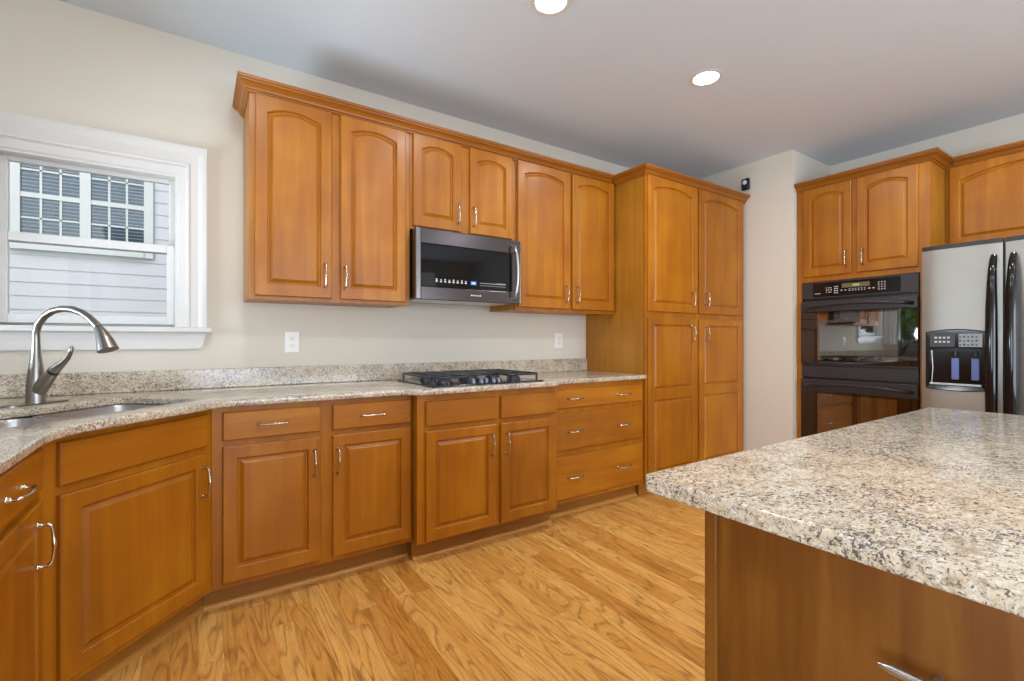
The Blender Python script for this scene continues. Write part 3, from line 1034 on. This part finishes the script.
add_drawer(tw, 0.03, ow - 0.03, 0.13, 0.28, [ow * 0.3, ow * 0.7])

# ---- double oven
dv = thing('double_wall_oven', 'black double wall oven built into the tall oven cabinet', 'oven', (OX, OY0 - ox0, 0), -PI / 2)
vw = ox1 - ox0
MB().box(0.01, vw - 0.01, 0.022, 0.55, OZ0 + 0.01, OZ1 - 0.02).build('oven_body', M['black_satin'], dv)
cpn = MB().box(0.0, vw, -0.012, 0.0, 1.503, 1.636, 0.003).build('control_panel', M['black_trim'], dv)
MB().box(0.085, vw - 0.10, -0.0135, -0.0118, 1.515, 1.625).build('control_glass', M['black_gloss'], cpn)
d_ = MB().box(0.290, 0.470, -0.0148, -0.0134, 1.574, 1.606).build('oven_display', M['lcd'], cpn)
dg = MB()
for k in range(4):
    x = 0.364 + k * 0.011
    dg.box(x, x + 0.007, -0.0156, -0.0147, 1.583, 1.597)
dg.build('display_digits', M['lcd_digit'], d_)
km = MB()
Yk = (-0.0146, -0.0134)
def dot(x, z, w=0.008, h=0.007):
    km.box(x, x + w, Yk[0], Yk[1], z, z + h)
for c_ in range(3):
    for r_ in range(3):
        dot(0.180 + c_ * 0.016, 1.545 + r_ * 0.017, 0.009 if (c_ + r_) % 2 else 0.006)
for c_ in range(2):
    for r_ in range(4):
        dot(0.236 + c_ * 0.017, 1.536 + r_ * 0.016, 0.011)
for k in range(2):
    dot(0.282 + k * 0.026, 1.552, 0.012)
for k in range(6):
    dot(0.336 + k * 0.020, 1.548, 0.010, 0.005)
    dot(0.336 + k * 0.020, 1.560, 0.010, 0.004)
for k in range(2):
    dot(0.462 + k * 0.026, 1.552, 0.013)
km.build('key_marking', M['mark'], cpn)
km = MB()
for c_ in range(3):
    for r_ in range(4):
        dot(0.522 + c_ * 0.018, 1.540 + r_ * 0.017, 0.009)
km.build('key_marking', M['mark'], cpn)
km = MB()
for k in range(6):
    dot(0.100 + k * 0.007, 1.538, 0.005, 0.006)
km.build('brand_marking', M['mark'], cpn)


def oven_door(z0, z1, hz0, name):
    """black glass door; wide handle band across the top with a bowed bar"""
    d = MB().box(0.0, vw, -0.030, 0.0, z0, hz0, 0.003).build(name, M['oven_glass'], dv)
    MB().box(0.0, vw, -0.032, 0.0, hz0, z1, 0.004).build('handle_band', M['black_trim'], d)
    MB().box(0.125, vw - 0.115, -0.0308, -0.0298, z0 + 0.03, hz0 - 0.02).build('oven_window', M['oven_pane'], d)
    n = 12
    zc = z1 - 0.034
    pts, rad = [], []
    for k in range(n + 1):
        t = k / n
        x = 0.030 + (vw - 0.060) * t
        bow = 4 * t * (1 - t)
        pts.append((x, -0.036 - 0.040 * min(1, bow * 2.2), zc - 0.020 + 0.024 * bow))
        rad.append(0.013)
    MB().tube([(0.030, -0.018, zc - 0.022)] + pts + [(vw - 0.030, -0.018, zc - 0.022)], [0.013] + rad + [0.013], 12).build('handle', M['black_trim'], d, smooth=60)
    return d


oven_door(0.985, 1.482, 1.396, 'upper_oven_door')
MB().box(0.0, vw, -0.014, 0.0, 0.872, 0.968, 0.003).box(0.0, vw, -0.026, 0.0, 0.972, 0.981).build('middle_trim', M['black_trim'], dv)
oven_door(0.330, 0.860, 0.765, 'lower_oven_door')
MB().box(0.0, vw, -0.012, 0.0, OZ0, 0.324).build('bottom_trim', M['black_trim'], dv)

# ------------------------------------------------------------------ cabinet over the refrigerator
FX = 4.47
fc = thing('upper_cabinet', 'maple wall cabinet with arched doors above the refrigerator', 'cabinet', (FX, 1.073, 1.80), -PI / 2)
fw_ = 1.073 + 0.28
MB().box(0, fw_, 0.02, WE - FX - 0.002, 0.0, 0.63).build('carcass', M['wood_side'], fc)
MB().box(0, fw_, 0.0, 0.02, 0.0, 0.63, 0.001, 1).build('face_frame', M['wood_v'], fc)
add_door(fc, 0.022, 0.672, 0.022, 0.595, 0, 0.052, None, 0.64, 0.10)
add_door(fc, 0.684, 1.332, 0.022, 0.595, 0, 0.052, None, 0.716, 0.10)
MB().sweep([(0.049, 0.0), (fw_, 0.0)], [(a, b - 1.80) for a, b in CROWN]).build('crown', M['wood_crown'], fc)

# ------------------------------------------------------------------ refrigerator
RX = 3.88
rf = thing('refrigerator', 'side-by-side stainless refrigerator with black handles beside the wall ovens', 'refrigerator', (RX, 1.050, 0), -PI / 2)
rw = 0.915
MB().box(0.006, rw - 0.006, 0.075, WE - RX - 0.02, 0.03, 1.735, 0.004).build('case', M['black_satin'], rf)
MB().box(0.01, rw - 0.01, 0.04, 0.08, 0.0, 0.075).build('base_grille', M['black_satin'], rf)


def fdoor(x0, x1, name):
    prof = []
    n = 10
    for k in range(n + 1):
        t = k / n
        prof.append((x0 + (x1 - x0) * t, -0.010 * (1 - (2 * t - 1) ** 4) + 0.010))
    prof += [(x1, 0.068), (x0, 0.068)]
    d = MB().prism(prof, 'z', 0.085, 1.738).build(name, M['fridge'], rf, smooth=30)
    MB().prism([(a, b - 0.001) for a, b in prof], 'z', 1.7385, 1.765).build('top_cap', M['black_trim'], d, smooth=30)
    return d


fz = fdoor(0.0, 0.367, 'freezer_door')
rd = fdoor(0.379, rw, 'fridge_door')
MB().box(0.364, 0.382, 0.03, 0.07, 0.085, 1.74).build('centre_gasket', M['black_satin'], rf)


def fhandle(x, parent):
    zs = [0.45, 0.50, 0.60, 0.75, 0.95, 1.15, 1.35, 1.50, 1.58, 1.64, 1.665]
    off = [0.004, -0.036, -0.050, -0.056, -0.058, -0.058, -0.056, -0.048, -0.036, -0.014, 0.004]
    rr = [0.018, 0.022, 0.025, 0.027, 0.028, 0.028, 0.026, 0.022, 0.019, 0.017, 0.015]
    MB().tube([(x, o, z) for o, z in zip(off, zs)], rr, 14, side=(1, 0, 0)).build('handle', M['black_gloss'], parent, smooth=60)


fhandle(0.332, fz)
fhandle(0.412, rd)

# ice and water dispenser in the freezer door
DX0, DX1, DZ0, DZ1 = 0.024, 0.304, 0.855, 1.238
dsp = MB()


def arch_rect(x0, x1, z0, z1, rise, n=10):
    pts = [(x0, z0 + rise * 0.6)]
    for k in range(1, n):
        t = k / n
        pts.append((x0 + (x1 - x0) * t, z0 + rise * 0.6 * (2 * t - 1) ** 2))
    pts.append((x1, z0 + rise * 0.6))
    for k in range(n + 1):
        t = 1 - k / n
        pts.append((x0 + (x1 - x0) * t, z1 - rise * (2 * t - 1) ** 2))
    return pts


o_out = arch_rect(DX0, DX1, DZ0, DZ1, 0.018)
o_in = arch_rect(DX0 + 0.020, DX1 - 0.020, DZ0 + 0.030, DZ1 - 0.120, 0.006)
Yp = lambda pts, y: [(p[0], y, p[1]) for p in pts]
dsp.loops([Yp(o_out, 0.004), Yp(o_out, -0.010), Yp(arch_rect(DX0 + 0.006, DX1 - 0.006, DZ0 + 0.006, DZ1 - 0.006, 0.017), -0.014), Yp(o_in, -0.012), Yp(o_in, -0.0015)], cap0=False, cap1=True)
dp = dsp.build('dispenser', M['black_gloss'], fz)
MB().box(DX0 + 0.022, DX0 + 0.140, -0.0150, -0.0130, DZ1 - 0.110, DZ1 - 0.034).build('dispenser_keypad', M['black_satin'], dp)
km2 = MB()
for c_ in range(4):
    for r_ in range(2):
        km2.box(DX0 + 0.045 + c_ * 0.020, DX0 + 0.057 + c_ * 0.020, -0.0158, -0.0149, DZ1 - 0.084 + r_ * 0.026, DZ1 - 0.074 + r_ * 0.026)
km2.build('dispenser_key_marking', M['mark'], dp)
MB().box(DX0 + 0.158, DX0 + 0.262, -0.0150, -0.0130, DZ1 - 0.110, DZ1 - 0.030).build('dispenser_display', M['lcd_grey'], dp)
km3 = MB()
for c_ in range(5):
    for r_ in range(3):
        km3.box(DX0 + 0.160 + c_ * 0.018, DX0 + 0.170 + c_ * 0.018, -0.0156, -0.0149, DZ1 - 0.102 + r_ * 0.024, DZ1 - 0.094 + r_ * 0.024 + 0.004 * ((c_ + r_) % 2))
km3.build('display_marking', M['black_satin'], dp)
for xx in (0.146, 0.236):
    MB().box(xx, xx + 0.036, -0.0100, -0.0016, DZ0 + 0.072, DZ0 + 0.205, 0.004).build('paddle', M['paddle'], dp)
    MB().lathe([(0.016, 0.0), (0.012, 0.03)], (xx + 0.018, -0.010, DZ0 + 0.215), (0, 0, 1), 14).build('nozzle', M['black_satin'], dp, smooth=40)
MB().box(DX0 + 0.022, DX1 - 0.022, -0.022, -0.002, DZ0 + 0.036, DZ0 + 0.048, 0.002).build('drip_tray', M['steel'], dp)
MB().tube([(DX0 + 0.030, -0.012, DZ0 + 0.05), (DX0 + 0.036, -0.013, DZ0 + 0.14), (DX0 + 0.030, -0.012, DZ0 + 0.25)], 0.0030, 8).build('recess_trim', M['steel'], dp, smooth=60)

# ------------------------------------------------------------------ island
IX0, IX1, IY0, IY1 = 0.698, 2.320, -0.55, 0.602
tag(slab('island_countertop', [[(IX0 + 0.012, IY0), (IX1, IY0), (IX1, IY1 - 0.02), (IX1 - 0.02, IY1), (IX0 + 0.012, IY1), (IX0, IY1 - 0.012), (IX0, IY0)]], 0.884, 0.914, 0.0035, M['granite']),
    'thick speckled granite slab on top of the kitchen island', 'countertop')
isl = thing('kitchen_island', 'kitchen island cabinet with a dark veneered end panel', 'island', (0.722, 0.478, 0))
ilen, idep = 1.56, 0.98
MB().box(0.0, ilen, -idep, -0.004, 0.10, 0.8835).box(0.06, ilen - 0.06, -idep + 0.06, -0.08, 0.0, 0.10).build('cabinet_body', M['wood_side'], isl)
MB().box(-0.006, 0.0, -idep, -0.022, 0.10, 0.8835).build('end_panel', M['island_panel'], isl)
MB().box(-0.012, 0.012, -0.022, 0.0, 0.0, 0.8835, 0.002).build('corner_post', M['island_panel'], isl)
hb = MB()
hy = [-0.252, -0.262, -0.36, -0.458, -0.468]
hb.tube([(-0.030, -0.250, 0.772), (-0.030, -0.262, 0.772), (-0.030, -0.36, 0.772), (-0.030, -0.458, 0.772), (-0.030, -0.470, 0.772)], [0.003, 0.0062, 0.0062, 0.0062, 0.003], 12)
for yy in (-0.30, -0.42):
    hb.tube([(-0.006, yy, 0.772), (-0.030, yy, 0.772)], 0.005, 10)
o = hb.build('bar_pull', M['steel'], isl, smooth=50)
o['label'] = 'bright metal bar pull'

# ------------------------------------------------------------------ recessed ceiling lamps
LAMPS = [(2.535, 1.695), (1.365, 1.715)]
EXTRA = [(0.22, 1.72), (0.30, 0.25), (1.50, 0.20), (2.70, 0.20), (3.75, 0.35), (0.4, -1.6), (1.9, -1.6), (3.4, -1.6)]


def downlight(x, y, label, power):
    t = thing('recessed_ceiling_light', label, 'ceiling light', (x, y, CEIL), 0, 'recessed ceiling lights')
    MB().lathe([(0.090, 0.0), (0.092, -0.004), (0.078, -0.007), (0.072, -0.004), (0.070, 0.0)], (0, 0, 0), (0, 0, 1), 32).build('trim_ring', M['trim'], t, smooth=40)
    MB().lathe([(0.071, -0.0015), (0.071, -0.0035), (0.05, -0.005), (0.001, -0.006)], (0, 0, 0), (0, 0, 1), 32).build('lamp_lens', M['lamp'], t, smooth=40)
    l = bpy.data.lights.new('recessed_lamp', 'AREA')
    l.shape = 'DISK'
    l.size = 0.13
    l.energy = power
    l.color = (0.95, 0.98, 1.04)
    o = bpy.data.objects.new('recessed_lamp', l)
    o.location = (0, 0, -0.010)
    o.parent = t
    COL.objects.link(o)


downlight(*LAMPS[0], 'lit recessed ceiling light in front of the pantry cabinet', P_DOWN)
downlight(*LAMPS[1], 'lit recessed ceiling light in front of the microwave, cut by the top of the photo', P_DOWN)
for k, (x, y) in enumerate(EXTRA):
    downlight(x, y, ['lit recessed ceiling light in front of the sink', 'lit recessed ceiling light above the west end of the island', 'lit recessed ceiling light above the island middle',
                     'lit recessed ceiling light above the east end of the island', 'lit recessed ceiling light in front of the refrigerator',
                     'lit recessed ceiling light behind the island, toward the west wall', 'lit recessed ceiling light behind the island middle', 'lit recessed ceiling light behind the island, toward the east wall'][k], P_DOWN)
